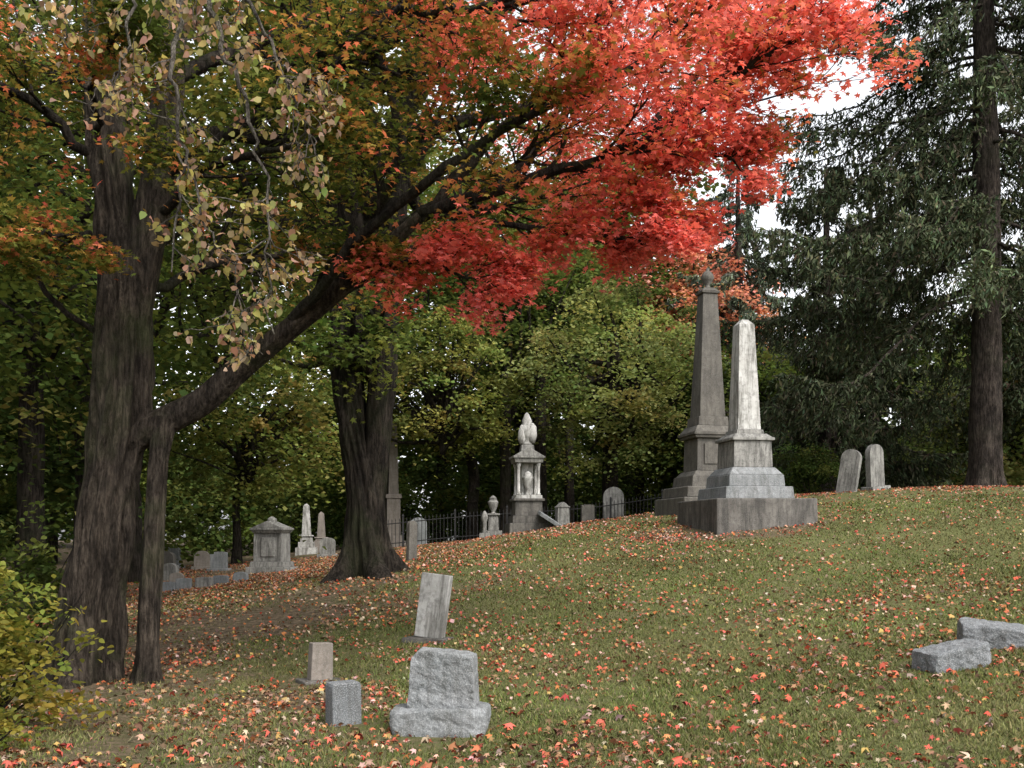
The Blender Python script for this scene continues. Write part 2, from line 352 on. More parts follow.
# ------------------------------------------------------------------ red maple (near, left)
def red_maple():
    rng=np.random.default_rng(11)
    E=empty('red_maple_tree')
    z0=h1(-5.1,13)-.15
    trunk('trunk',[(-5.34,13,z0),(-5.18,13,.8),(-5.0,13,2.1),(-4.86,13,3.2),(-4.80,13,4.3),(-4.95,13.1,5.7),(-5.15,13.2,7.2),(-5.2,13.3,9.2),(-5.1,13.3,12)],
          [.38,.34,.32,.33,.31,.23,.20,.16,.10],BARK,E,flare=.9,seed=1.0,ridge=.12,sides=96,m=22)
    trunk('second_leader',[(-4.80,13,3.7),(-4.62,12.95,4.7),(-4.35,12.9,6.0),(-4.2,12.8,7.2),(-4.0,12.7,9),(-3.8,12.6,11)],
          [.23,.21,.20,.18,.13,.08],BARK,E,flare=0,sides=32,seed=2,ridge=.05)
    trunk('side_stem',[(-4.46,12.8,z0+.05),(-4.42,12.8,.9),(-4.36,12.8,1.8),(-4.32,12.85,2.6),(-4.25,12.87,3.1)],
          [.14,.12,.115,.11,.13],BARK,E,flare=.9,sides=28,fh=.25,seed=3,ridge=.035)
    trunk('low_limb',[(-4.85,13,2.75),(-4.42,12.95,3.0),(-3.8,12.9,3.3),(-3.19,12.8,3.8),(-2.17,12.5,4.52),(-1.08,12.3,5.4)],
          [.19,.18,.16,.135,.11,.085],BARK,E,flare=0,sides=28,seed=4,ridge=.035)
    lines=[];tips=[]
    A=lambda c,r0,r1,**k: limb(lines,tips,c,r0,r1,rng,[5,4,3],**{**dict(nside=9,maxl=2),**k})
    A([(-1.08,12.3,5.4),(.09,12,5.7),(1.12,12,6.0),(2.1,11.8,6.45),(2.8,11.5,6.95)],.08,.02,nside=12,t0=.0)
    A([(1.6,11.9,6.2),(2.3,11.8,6.75),(2.85,11.7,7.0),(3.15,11.5,7.1)],.05,.015,nside=7,side=(.6,1.0))
    A([(1.12,12,6.0),(1.8,11.9,6.1),(2.3,11.9,6.0),(2.5,11.8,5.85)],.04,.012,nside=8,side=(.5,.85))
    A([(.8,12,5.85),(1.3,12,5.7),(1.7,11.9,5.4),(1.9,11.9,5.2)],.04,.012,nside=7,side=(.4,.75))
    A([(-2.17,12.5,4.52),(-1.2,13.3,5.3),(0,14,6.5),(1.2,14.5,7.9),(2.4,14.8,9.0)],.09,.03,nside=12)
    A([(-2.6,12.6,4.2),(-1.6,11.5,4.95),(-.5,10.6,5.5),(.6,10.2,5.9),(1.4,10,6.3)],.07,.02,nside=8,side=(.9,1.4))
    A([(-2.17,12.5,4.52),(-1.5,12.1,4.75),(-.9,11.8,4.7),(-.3,11.6,4.45)],.04,.01,nside=10,side=(.4,.75),t0=.2)
    A([(-2.5,12.6,4.4),(-2.1,12.0,4.75),(-1.8,11.7,4.8)],.03,.01,nside=4,side=(.4,.6),t0=.3)
    A([(-1.08,12.3,5.4),(.0,12.2,5.25),(1.0,12,5.05),(1.7,11.8,4.95)],.045,.015,nside=12,side=(.5,.9))
    A([(-1.08,12.3,5.4),(-.2,12.6,6.4),(.8,12.8,7.6),(1.6,12.7,8.6)],.07,.03,nside=11)
    A([(-4.3,12.9,6.1),(-3.2,12.4,6.5),(-2.0,12,7.0),(-.8,11.8,7.4),(.4,11.6,7.6)],.09,.03,nside=12)
    A([(-2.0,12,7.0),(-1.2,11.2,7.2),(-.4,10.6,7.0),(.3,10.2,6.9),(1.0,10,6.9)],.06,.02,nside=9,side=(.8,1.3))
    A([(-4.2,12.8,7.2),(-3.2,13.5,8.0),(-2,14,8.6),(-.6,14.4,9.2)],.1,.03,nside=9)
    A([(-4.35,12.9,5.6),(-3.6,12.2,5.9),(-2.8,11.4,5.8),(-2.0,10.9,5.8)],.06,.02,nside=9,side=(.8,1.5))
    A([(-4.8,13,4.5),(-4.0,13.8,5.2),(-3,14.6,5.6),(-1.9,15.2,6.0)],.07,.03,nside=10)
    A([(-5.05,13.1,6.3),(-5.9,12.5,6.9),(-6.8,12,7.2)],.07,.03,nside=9)
    A([(-5.1,13.1,6.9),(-5.6,14,7.8),(-6.4,15,8.5)],.08,.03,nside=8)
    A([(-4.9,12.9,5.0),(-4.9,12.2,5.1),(-5.0,11.6,4.95),(-5.1,11.1,4.8)],.04,.015,nside=6,side=(.5,.9))
    A([(-5.1,13,6.6),(-4.9,12.3,6.9),(-4.5,11.6,7.0),(-4.1,11,6.9)],.04,.015,nside=8,side=(.6,1.1))
    A([(1.0,12.0,5.95),(1.9,12.6,6.8),(2.5,12.9,7.7),(3.0,12.8,8.3)],.045,.02,nside=8,side=(.7,1.2))
    A([(-4.9,13,3.9),(-5.6,12.6,4.6),(-6.3,12.3,5.6),(-6.8,12.2,6.6)],.04,.015,nside=6,t0=.6)
    tubes('branches',lines,BARKD,7,E)
    P,s,G=leaves_on(tips,13,rng,.12,.5,(.058,.098)); n=len(P)
    px=P[:,0];pz=P[:,2];py=P[:,1]
    q=fn(px*1.0+pz*.6,py+pz,1.5,51); q2=fn(px*2.2-pz,py*1.7+pz*2,2.0,53)
    red=.12+.54*sm(px,-2.0,1.4)+.27*sm(pz,6.0,7.8)*sm(px,-3.2,-.2)+.42*sm(5.2-pz,0,.45)*sm(px,-2.8,-1.6)+.22*q+.10*q2+.09*G+.12*rng.normal(size=n)
    red-= .38*np.exp(-((px+.3)/1.0)**2-((pz-5.75)/.45)**2)
    red+=.2*np.exp(-((px+4.9)/1.0)**2-((pz-5.1)/.7)**2)
    red=np.clip(red,0,1)
    key=np.array([(.06,.088,.022),(.13,.14,.032),(.27,.175,.045),(.50,.17,.085),(.62,.14,.11),(.70,.20,.185)])
    kx=np.array([0,.22,.37,.50,.66,1.0])
    c=np.stack([np.interp(red,kx,key[:,k]) for k in range(3)],1)*(1+.2*rng.normal(size=(n,1)))
    nn,tt=orient(n,rng,.5)
    leafmesh('leaves',P,s,nn,tt,c,MAPLE,LEAF,E)
red_maple()

def dry_branch():
    rng=np.random.default_rng(5)
    E=empty('basswood_branch')
    lines=[];tips=[]
    def strand(ctrl,r0,ns,L=(.2,.45)):
        S=smooth(ctrl,6); S=[s+rng.normal(size=3)*.02 for s in S]; rr=np.linspace(r0,.005,len(S)); lines.append((S,list(rr)))
        for j in range(ns):
            i=int(3+(len(S)-4)*rng.uniform(0,1)**.7); d=rotv(nrm(S[i]-S[i-1]),rng.uniform(.4,1.2),rng)
            grow(lines,tips,S[i],d,rng.uniform(*L),.006,0,1,rng,[3],up=-.08,flat=1,wig=.3)
    strand([(-5.0,13,7.6),(-4.0,11,7.6),(-3.0,9,6.9),(-2.4,7.8,6.2),(-2.25,7.2,5.5)],.05,6)
    strand([(-2.4,7.8,6.2),(-2.3,7.3,5.4),(-2.25,7,4.7),(-2.2,7,4.1),(-2.28,7,3.4)],.026,15)
    strand([(-2.4,7.8,6.2),(-2.1,7.2,5.5),(-1.95,7,4.9),(-1.75,7,4.4),(-1.65,7,3.9),(-1.6,7,3.0)],.026,22)
    strand([(-2.4,7.8,6.2),(-2.0,7.3,5.6),(-1.7,7,5.1),(-1.45,7,4.55),(-1.3,7,4.2)],.02,17)
    strand([(-2.7,8.2,6.5),(-2.7,7.5,5.6),(-2.6,7.1,4.9),(-2.75,7,4.6)],.018,10)
    strand([(-2.7,8.2,6.5),(-2.9,7.5,5.8),(-3.0,7.1,5.2),(-2.95,7,4.9)],.014,8)
    strand([(-2.2,7,4.2),(-2.05,7,3.7),(-1.85,7,3.3),(-1.75,7,2.8)],.012,13,(.15,.35))
    tubes('twigs',lines,TWIG,6,E)
    P,s,G=leaves_on(tips,5,rng,.03,1,(.035,.07)); n=len(P)
    c=pick([((.34,.29,.12),3),((.22,.24,.08),1.6),((.36,.24,.17),3),((.2,.14,.09),2)],n,rng)
    nn=rng.normal(size=(n,3)); nn[:,2]+=.5; tt=np.c_[rng.normal(0,.7,n),rng.normal(0,.7,n),-np.ones(n)]
    leafmesh('leaves',P,s,nn,tt,c,OVAL*np.array([1.15,1,2.4]),LEAF,E)
dry_branch()

# ------------------------------------------------------------------ generic broadleaf crown
def crown(name,center,rad,nclump,per,size,pal,seed,parent,base=None,r0=.3,tmpl=DIAM,flat=.4,cr=.2,shell=.45,bark=None,lowcut=-1,cvar=.3,mat=None):
    rng=np.random.default_rng(seed); C=np.array(center,float); RR=np.array(rad,float)
    d=nrm(rng.normal(size=(nclump,3))); d[:,2]=np.maximum(d[:,2],lowcut)
    rr=rng.uniform(shell,1,nclump)[:,None]
    lump=1+.22*np.array([fn(a[0]*2,a[1]*2+a[2]*2,1.5,seed) for a in d])[:,None]
    cc=C+d*rr*RR*lump
    crr=RR.mean()*cr*rng.uniform(.45,1.3,nclump)
    n=nclump*per; idx=np.repeat(np.arange(nclump),per)
    off=rng.normal(size=(n,3))*crr[idx][:,None]*np.array([1,1,flat])
    off[:,2]-=.25*(off[:,0]**2+off[:,1]**2)/crr[idx]
    P=cc[idx]+off
    cl=pick(pal,nclump,rng,cvar*.5); c=cl[idx]*.65+pick(pal,n,rng,.2)*.35
    c*=(1+cvar*.6*rng.normal(size=nclump))[idx][:,None].clip(.4,1.8)
    nn,tt=orient(n,rng,.6)
    leafmesh(name,P,rng.uniform(.7,1.3,n)*size,nn,tt,c,tmpl,mat or LEAF,parent)
    if base is not None:
        lines=[]; b=np.array(base,float)
        for k in rng.choice(nclump,min(nclump,40),replace=False):
            s=b+np.array([0,0,rng.uniform(0,RR[2]*1.0)]); e=cc[k]
            m=(s+e)/2+rng.normal(size=3)*RR.mean()*.08+np.array([0,0,-.05*RR[2]])
            S=smooth([s,m,e],5)
            lines.append((S,list(np.linspace(r0*.35,.02,len(S)))))
        tubes(name+'_limbs',lines,bark or BARKD,6,parent)
DKG=[((.040,.064,.019),4),((.055,.084,.023),3),((.08,.108,.028),2),((.12,.13,.033),.8)]
MDG=[((.07,.102,.028),3),((.098,.134,.034),3),((.145,.17,.042),2),((.055,.082,.023),2)]
YLG=[((.16,.19,.05),3),((.225,.245,.07),3),((.11,.148,.042),2),((.32,.27,.09),1.2)]
YLB=[((.19,.235,.078),3),((.265,.29,.11),3),((.135,.18,.06),2),((.34,.30,.11),1)]
ORG=[((.62,.29,.20),3),((.62,.22,.16),2),((.48,.33,.14),1)]
OLV=[((.10,.115,.03),3),((.075,.10,.026),3),((.17,.155,.04),1.5),((.22,.155,.04),.6)]

def mid_maple():
    E=empty('sugar_maple_tree'); z=h1(-3.05,22)-.2
    trunk('trunk',[(-3.0,22,z),(-3.06,22,z+.8),(-3.08,22,z+1.7),(-3.22,22,3.3),(-3.42,22,4.8),(-3.52,22,7),(-3.7,22,9),(-3.9,22,12)],
          [.50,.40,.37,.31,.30,.29,.25,.2],BARKD,E,flare=1.6,fh=.45,seed=6,ridge=.10,sides=80,m=20)
    trunk('second_leader',[(-3.0,22.05,2.4),(-2.86,22,3.6),(-2.72,22,5),(-2.6,22,7),(-2.4,22,9),(-2.1,22,12)],
          [.30,.28,.28,.27,.23,.18],BARKD,E,flare=0,sides=32,seed=8,ridge=.06)
    crown('leaves',(-3.4,22,12.2),(6.2,5,5.6),170,110,.15,OLV,61,E,(-3.1,22,6.5),.6,OVAL,.35,.15,.3)
    crown('low_leaves',(-3.2,20.6,5.6),(2.2,1.4,1.3),20,80,.13,MDG+YLG[:1],62,E,(-3,22,5),.3,MAPLE,.5,.22,.3)
mid_maple()

def bgtree(name,x,y,trunk_h,tr,center,rad,ncl,per,size,pal,seed,lean=0,**kw):
    E=empty(name); z=h1(x,y)-.15
    cx,cy,cz=center
    trunk('trunk',[(x,y,z),(x+lean*.3,y,z+trunk_h*.4),(x+lean,y,z+trunk_h),(cx,cy,cz)],[tr,tr*.85,tr*.75,tr*.35],BARKD,E,flare=.6,sides=14,m=6,seed=seed,ridge=.03)
    crown('leaves',center,rad,ncl,per,size,pal,seed,E,(cx,cy,z+trunk_h),tr,**kw)
bgtree('maple_tree',-11,24,5,.35,(-11,24,9.5),(5.5,4.5,7.0),130,110,.18,DKG,71,cr=.16)
bgtree('maple_tree',-15,20,3,.3,(-14.5,20,7),(4.5,4,7),100,110,.18,DKG,72)
bgtree('maple_tree',-12.2,34,6,.25,(-8.5,31,13.5),(6,5,6.5),130,110,.2,MDG,73,cr=.16)
bgtree('maple_tree',-9.2,17,3,.16,(-9.6,17,7.5),(3.2,3,4.5),100,90,.13,DKG+MDG,74,cr=.16)
bgtree('maple_tree',-15.5,38,4,.4,(-15.5,38,11),(7,5,10),130,110,.25,DKG,76)
bgtree('yellow_maple_tree',-11,42,3,.2,(-10.3,41,6.6),(4.4,3,3.2),90,100,.2,YLG,81,cr=.15)
bgtree('yellow_maple_tree',4.6,49,4,.45,(4.7,47,9.2),(4.2,3.4,4.0),110,150,.18,YLB,82,cr=.15,shell=.5,cvar=.5)
bgtree('yellow_maple_tree',-2.0,53,4,.35,(-3.2,48,8.6),(3.8,3.2,3.4),80,130,.19,YLG,83,cr=.15,shell=.5,cvar=.5)
bgtree('maple_tree',0.6,56,5,.45,(0.6,55,10.5),(4,4,6),90,120,.25,DKG,91,cr=.16,cvar=.4)
bgtree('maple_tree',0.4,62,8,.45,(-1,62,20),(8,5,7),130,120,.3,MDG+YLG[:2],84,cr=.15)
bgtree('orange_maple_tree',10.4,58,7,.4,(10.3,58,14.8),(3.9,3,3.6),130,130,.22,ORG,85,cr=.16)
bgtree('maple_tree',7,62,8,.4,(6.5,62,19),(6.0,5,7.5),130,110,.32,MDG,86,cr=.16)
bgtree('maple_tree',-6,50,6,.3,(-6,51,14),(6.5,5,8),120,110,.3,DKG+MDG,87)
bgtree('yellow_maple_tree',19.9,44,2,.3,(20.6,43,6.4),(3.8,3,3.6),110,120,.2,YLB,88)
bgtree('maple_tree',12.0,54,4,.3,(11.5,52,8),(4.6,3,4),100,110,.24,DKG,89)
bgtree('maple_tree',8.6,56,4,.3,(8.4,54,7.5),(3.4,3,4),80,110,.24,MDG,90)
for i,(x,y,t) in enumerate([(-.3,50,.33),(1.4,52,.38),(6.8,56,.3),(3.0,55,.3)]):
    bgtree('maple_tree',x,y,6,t,(x+.3,y+2,14),(4,3,4),60,90,.25,MDG,150+i)

def forest():
    E=empty('distant_trees'); k=0
    rng=np.random.default_rng(99); lines=[]
    for (x,y,top,r) in [(-48,66,26,9),(-38,60,26,9),(-29,66,27,9),(-21,58,24,8),(-14,68,27,9),(-5,72,27,9),(4,76,27,9),(12,80,19,8),(20,78,15,8),(29,74,15,8),(38,70,15,9),(48,72,17,9),(-24,44,20,7),(-30,30,18,7),(26,56,12,6),(33,52,13,6),(15,66,12,6),(-22,24,16,6),(-62,60,26,10),(60,70,20,10)]:
        k+=1; z=h1(x,y)
        crown('tree_crown_%02d'%k,(x,y,z+top*.52),(r*.85,r*.6,top*.5),110,90,.48,DKG,200+k,E,None,cr=.15,mat=FAR)
        lines.append((smooth([(x,y,z-.3),(x+.2,y,z+top*.3),(x,y,z+top*.7)],4),list(np.linspace(.45,.15,9))))
    for x in range(-60,70,8):
        k+=1; z=1.5; crown('understorey_%02d'%k,(x+rng.uniform(-2,2),86,z+5),(7,3,6),80,80,.6,DKG,400+k,E,None,cr=.2,mat=FAR)
    for (x,y,r,hh,pal) in [(-16,54,7,3.0,MDG),(-10,58,5,3.0,MDG),(-5,62,6,3,DKG),(4,62,6,3.5,DKG),(13,58,6,4,DKG),(22,52,6,4,DKG),(30,48,6,5,MDG),(-24,40,6,4,MDG),(-13,19,3,1.9,DKG),(-9.6,14.5,1.9,1.5,MDG),(15,48,5,2.6,DKG),(-18,30,5,3,DKG)]:
        k+=1; z=h1(x,y)
        crown('understorey_%02d'%k,(x,y,z+hh*.7),(r,r*.5,hh),80,90,.24 if y>35 else .13,pal,200+k,E,None,cr=.18,mat=FAR)
    tubes('trunks',lines,BARKD,8,E)
forest()
def shrub(name,c,rad,ncl,per,size,pal,seed,**kw):
    E=empty(name); rng=np.random.default_rng(seed); z=h1(c[0],c[1]); L=[]
    for i in range(14):
        e=np.array(c)+rng.normal(size=3)*np.array(rad)*.5
        s=np.array([c[0]+rng.normal()*.1,c[1]+rng.normal()*.1,z-.05]); L.append((smooth([s,(s+e)/2+rng.normal(size=3)*.08,e],4),list(np.linspace(.018,.004,9))))
    tubes('stems',L,BARKD,5,E)
    crown('leaves',c,rad,ncl,per,size,pal,seed,E,None,**kw)
YS=[((.20,.20,.04),3),((.29,.24,.05),2.4),((.12,.15,.035),3)]
shrub('yellow_green_shrub',(-4.75,9.5,.6),(.95,.8,1.0),120,36,.075,YS,301,tmpl=OVAL,shell=.2,cr=.15)
shrub('yellow_green_shrub',(-4.35,8.3,.1),(.45,.5,.4),36,30,.065,YS,305,tmpl=OVAL,shell=.2,cr=.2)
shrub('yellow_green_shrub',(-6.2,10.4,.9),(1.2,.9,1.3),80,45,.08,MDG,302,tmpl=OVAL,shell=.3)
shrub('boxwood_shrub',(10.0,35,h1(10,35)+.9),(1.3,.9,1.0),60,80,.09,DKG,303,shell=.3)
shrub('yellow_green_shrub',(-6.9,14.6,.9),(1.1,.9,1.2),60,50,.09,MDG,304,tmpl=OVAL,shell=.3)

# ------------------------------------------------------------------ spruces
def spruce(name,x,y,height,r,zmin,Lmax,nb,seed,pal,strand=(.25,1.0),dens=1.0,sz=.2,bias=None):
    rng=np.random.default_rng(seed); E=empty(name); z=h1(x,y)-.2
    trunk('trunk',[(x,y,z),(x,y,z+1.2),(x,y,z+height*.3),(x-.1,y,z+height*.65),(x-.15,y,z+height)],[r*1.05,r*.9,r*.78,r*.5,.05],BARKS,E,flare=.5,sides=32,seed=seed,fh=.5)
    lines=[];P=[];T=[];CV=[]
    for i in range(nb):
        t=(i+rng.uniform())/nb; zz=zmin+(z+height-zmin)*t
        L=Lmax*(1-t)**.6*rng.uniform(.5,1.1)+.4; az=rng.uniform(0,6.283)
        if bias is not None and rng.uniform()<.25: az=bias+rng.normal()*.6
        u=np.array([math.cos(az),math.sin(az),0]); s=np.array([x,y,zz])
        dr=rng.uniform(.2,.5)
        S=smooth([s,s+u*L*.3-[0,0,L*.10],s+u*L*.65-[0,0,L*dr*.8],s+u*L-[0,0,L*dr*.80]],5)
        S=[p+rng.normal(size=3)*.04 for p in S]
        lines.append((S,list(np.linspace(.06*(1-t)+.02,.01,len(S)))))
        A=np.array(S); side=np.array([-u[1],u[0],0]); bv=rng.uniform(.55,1.35)
        ns=int(L*13*dens)
        for k in range(ns):
            fr=rng.uniform(.18,1); f=fr*(len(A)-1); j=min(int(f),len(A)-2); p0=A[j]+(A[j+1]-A[j])*(f-j)
            off=rng.normal()*.085*L*(1.25-fr)
            m=max(int(abs(off)*9),2); w=rng.uniform(0,1,m)
            q=p0+side*(off*w)[:,None]+u*(abs(off)*.5*w)[:,None]-np.array([0,0,1])*(abs(off)*.35*w**2)[:,None]+rng.normal(size=(m,3))*.03
            P.append(q); T.append(np.tile(side*np.sign(off)+u*.6,(m,1))+rng.normal(size=(m,3))*.35-np.array([0,0,.25])); CV.append(np.full(m,bv*rng.uniform(.9,1.3)))
            p=p0+side*off+u*abs(off)*.5-np.array([0,0,abs(off)*.35])
            l=rng.uniform(*strand)*(.55+.45*(1-t))*(1.3-.6*fr)
            m=max(int(l/.055),3); ss=rng.uniform(0,1,m)**1.2*l
            sway=rng.normal(size=2)*.16; th=.06*(1-ss/l)+.015
            q=np.c_[p[0]+ss*sway[0]+rng.normal(0,1,m)*th,p[1]+ss*sway[1]+rng.normal(0,1,m)*th,p[2]-ss]
            P.append(q); T.append(np.c_[rng.normal(0,.5,m)+u[0]*.3,rng.normal(0,.5,m)+u[1]*.3,-np.ones(m)]); CV.append(np.full(m,bv*rng.uniform(.65,1.05)))
    tubes('branches',lines,BARKS,6,E)
    P=np.concatenate(P);T=np.concatenate(T);n=len(P)
    c=pick(pal,n,rng,.2)*np.concatenate(CV)[:,None]
    leafmesh('needles',P,rng.uniform(.7,1.4,n)*sz,rng.normal(size=(n,3)),T,c,NEEDLE*np.array([.95,1,1]),NEED,E)
SP=[((.050,.064,.036),3),((.072,.088,.048),3),((.108,.120,.068),1.5),((.08,.07,.048),1)]
SP2=[((.085,.105,.072),3),((.115,.14,.09),3),((.155,.175,.12),1)]
spruce('norway_spruce_tree',14.45,32,27,.52,8.8,8.0,125,401,SP,strand=(.35,1.3),dens=1.5,bias=math.pi*1.0)
spruce('norway_spruce_tree',12.4,41,13.5,.33,5.0,5.4,80,402,SP,strand=(.3,1.2),dens=1.3,sz=.24)
spruce('norway_spruce_tree',12.4,57,22,.4,6,5.4,95,403,SP2,dens=1.1,sz=.32)
spruce('norway_spruce_tree',20.4,39,23,.42,7,6.0,80,404,SP,strand=(.3,1.2),dens=1.2,sz=.26,bias=math.pi)
spruce('norway_spruce_tree',17.2,50,17.0,.35,4.5,5.0,75,405,SP,dens=1.1,sz=.3)

# ------------------------------------------------------------------ monuments
class B:
    def __init__(s): s.bm=bmesh.new()
    def fr(s,z0,z1,w0,w1=None,d0=None,d1=None,cx=0,cy=0):
        w1=w0 if w1 is None else w1; d0=w0 if d0 is None else d0; d1=(w1 if d1 is None and d0==w0 else (d0*w1/w0 if d1 is None else d1))
        v=[s.bm.verts.new((cx+a*w/2,cy+b*d/2,z)) for (z,w,d) in ((z0,w0,d0),(z1,w1,d1)) for a,b in ((-1,-1),(1,-1),(1,1),(-1,1))]
        for f in ((3,2,1,0),(4,5,6,7),(0,1,5,4),(1,2,6,5),(2,3,7,6),(3,0,4,7)): s.bm.faces.new([v[i] for i in f])
    def lathe(s,prof,cx=0,cy=0,n=20):
        rings=[[s.bm.verts.new((cx+r*math.cos(6.28318*k/n),cy+r*math.sin(6.28318*k/n),z)) for k in range(n)] for r,z in prof]
        for a,b in zip(rings,rings[1:]):
            for k in range(n):
                f=s.bm.faces.new((a[k],a[(k+1)%n],b[(k+1)%n],b[k])); f.smooth=True
        s.bm.faces.new(rings[-1]); s.bm.faces.new(rings[0][::-1])
    def tablet(s,w,d,z0,z1,top=.5,n=14,cx=0,cy=0):
        pr=[(-w/2,z0),(w/2,z0)]+[(w/2*math.cos(math.pi*k/n),z1-w/2*top+w/2*top*math.sin(math.pi*k/n)) for k in range(n+1)]
        f=[s.bm.verts.new((cx+x,cy-d/2,z)) for x,z in pr]; g=[s.bm.verts.new((cx+x,cy+d/2,z)) for x,z in pr]
        s.bm.faces.new(f); s.bm.faces.new(g[::-1]); m=len(pr)
        for i in range(m): s.bm.faces.new((f[i],g[i],g[(i+1)%m],f[(i+1)%m]))
    def gable(s,z0,z1,w,d,cx=0,cy=0):
        v=[s.bm.verts.new(p) for p in ((cx-w/2,cy-d/2,z0),(cx+w/2,cy-d/2,z0),(cx,cy-d/2,z1),(cx-w/2,cy+d/2,z0),(cx+w/2,cy+d/2,z0),(cx,cy+d/2,z1))]
        for f in ((0,1,2),(5,4,3),(1,4,5,2),(4,1,0,3),(0,2,5,3)): s.bm.faces.new([v[i] for i in f])
    def done(s,name,mat,loc=(0,0,0),rot=(0,0,0),parent=None,bev=.012):
        bmesh.ops.recalc_face_normals(s.bm,faces=s.bm.faces)
        me=bpy.data.meshes.new(name); s.bm.to_mesh(me); s.bm.free()
        o=mkobj(name,me,mat,parent,loc,rot)
        if bev:
            m=o.modifiers.new('bev','BEVEL'); m.width=bev; m.segments=2; m.limit_method='ANGLE'; m.angle_limit=.6
        return o
rad=math.radians
def obelisk_front():
    zb=1.4; E=empty('marble_obelisk_monument',(5.55,25,zb)); E.rotation_euler=(0,rad(-.4),rad(12))
    g=-zb
    b=B(); b.fr(0,g+2.55,2.5,2.46); b.done('base_slab',CONC,parent=E,bev=.03)
    b=B(); b.fr(g+2.553,g+2.84,1.72,1.66); b.fr(g+2.843,g+3.12,1.40,1.36); b.fr(g+3.123,g+3.30,1.34,1.06); b.done('stepped_plinth',GRANG,parent=E,bev=.02)
    b=B(); b.fr(g+3.303,g+3.93,.98,.94); b.fr(g+3.933,g+4.0,1.06,1.06); b.fr(g+4.003,g+4.1,1.0,.78); b.fr(g+4.103,g+4.2,.70,.66); b.done('die_block',LIMEG,parent=E)
    b=B(); b.fr(g+4.203,g+6.70,.58,.38); b.fr(g+6.70,g+6.83,.38,.16); b.done('shaft',WMARB,parent=E,bev=.008)
obelisk_front()
def obelisk_rear():
    z=h1(5.4,29)-.5; E=empty('granite_obelisk_monument',(5.4,29,z)); E.rotation_euler=(0,0,rad(12)); g=2.42-z
    b=B(); b.fr(0,g+.32,2.3,2.25); b.fr(g+.323,g+.62,1.95,1.9); b.done('base_slab',DARKB,parent=E,bev=.03)
    b=B(); b.fr(g+.623,g+.92,1.5,1.42); b.fr(g+.92,g+1.06,1.35,1.12); b.fr(g+1.063,g+1.95,1.02,.98)
    b.fr(g+1.953,g+2.03,1.16,1.2); b.fr(g+2.033,g+2.12,1.26,1.26); b.fr(g+2.12,g+2.3,1.2,.95); b.fr(g+2.303,g+2.55,.88,.84); b.done('pedestal',DARKB,parent=E,bev=.015)
    b=B(); b.fr(g+2.553,g+5.95,.74,.42); b.fr(g+5.953,g+6.03,.50,.52); b.fr(g+6.033,g+6.12,.46,.30); b.done('shaft',DARKB,parent=E)
    b=B(); b.lathe([(.10,g+6.12),(.07,g+6.17),(.06,g+6.22),(.15,g+6.33),(.18,g+6.42),(.16,g+6.5),(.09,g+6.58),(.05,g+6.61),(.045,g+6.66),(.01,g+6.7)]); b.done('urn_finial',DARKB,parent=E,bev=0)
    b=B(); b.fr(g+1.25,g+1.8,.6,.6,.03,.03,cy=-.52); b.done('inscription_panel',DARKB,parent=E,bev=.004)
obelisk_rear()
def urn_monument():
    x,y=.54,38; z=h1(x,y)-.2; E=empty('draped_urn_monument',(x,y,z)); E.rotation_euler=(0,0,rad(8)); g=.2
    b=B(); b.fr(0,g+.35,1.5,1.45); b.fr(g+.353,g+.62,1.22,1.18); b.fr(g+.623,g+1.15,1.0,.96); b.fr(g+1.153,g+1.24,1.12,1.12); b.done('base',CONC,parent=E)
    b=B(); b.fr(g+1.243,g+1.36,.98,.96)
    for sx in (-.36,.36):
        for sy in (-.36,.36):
            b.lathe([(.085,g+1.36),(.085,g+1.42),(.06,g+1.45),(.055,g+2.35),(.08,g+2.42),(.095,g+2.52)],sx,sy,12)
    b.fr(g+1.36,g+2.52,.42,.42,.42,.42,cy=.12)
    b.lathe([(.14,g+1.36),(.08,g+1.42),(.05,g+1.55),(.13,g+1.7),(.19,g+1.95),(.2,g+2.02),(.12,g+2.08),(.14,g+2.14),(.03,g+2.22)],0,-.25,16)
    b.done('columns_and_niche',WMARB,parent=E,bev=0)
    b=B(); b.fr(g+2.523,g+2.68,1.0,1.06); b.fr(g+2.683,g+2.76,1.16,1.16)
    b.gable(g+2.763,g+3.08,1.1,1.02); b.fr(g+2.9,g+3.18,.5,.44); b.done('canopy',LIMEG,parent=E)
    b=B(); b.lathe([(.2,g+3.183),(.2,g+3.24),(.15,g+3.3),(.17,g+3.36),(.24,g+3.5),(.27,g+3.72),(.24,g+3.85),(.17,g+3.98),(.19,g+4.06),(.12,g+4.2),(.08,g+4.3),(.03,g+4.36)],n=14)
    b.lathe([(.1,g+3.25),(.19,g+3.5),(.17,g+3.85),(.05,g+3.98)],.17,-.08,10)
    b.lathe([(.08,g+3.2),(.15,g+3.4),(.12,g+3.7),(.04,g+3.9)],-.2,-.1,10); b.done('draped_urn',WMARB,parent=E,bev=0)
urn_monument()
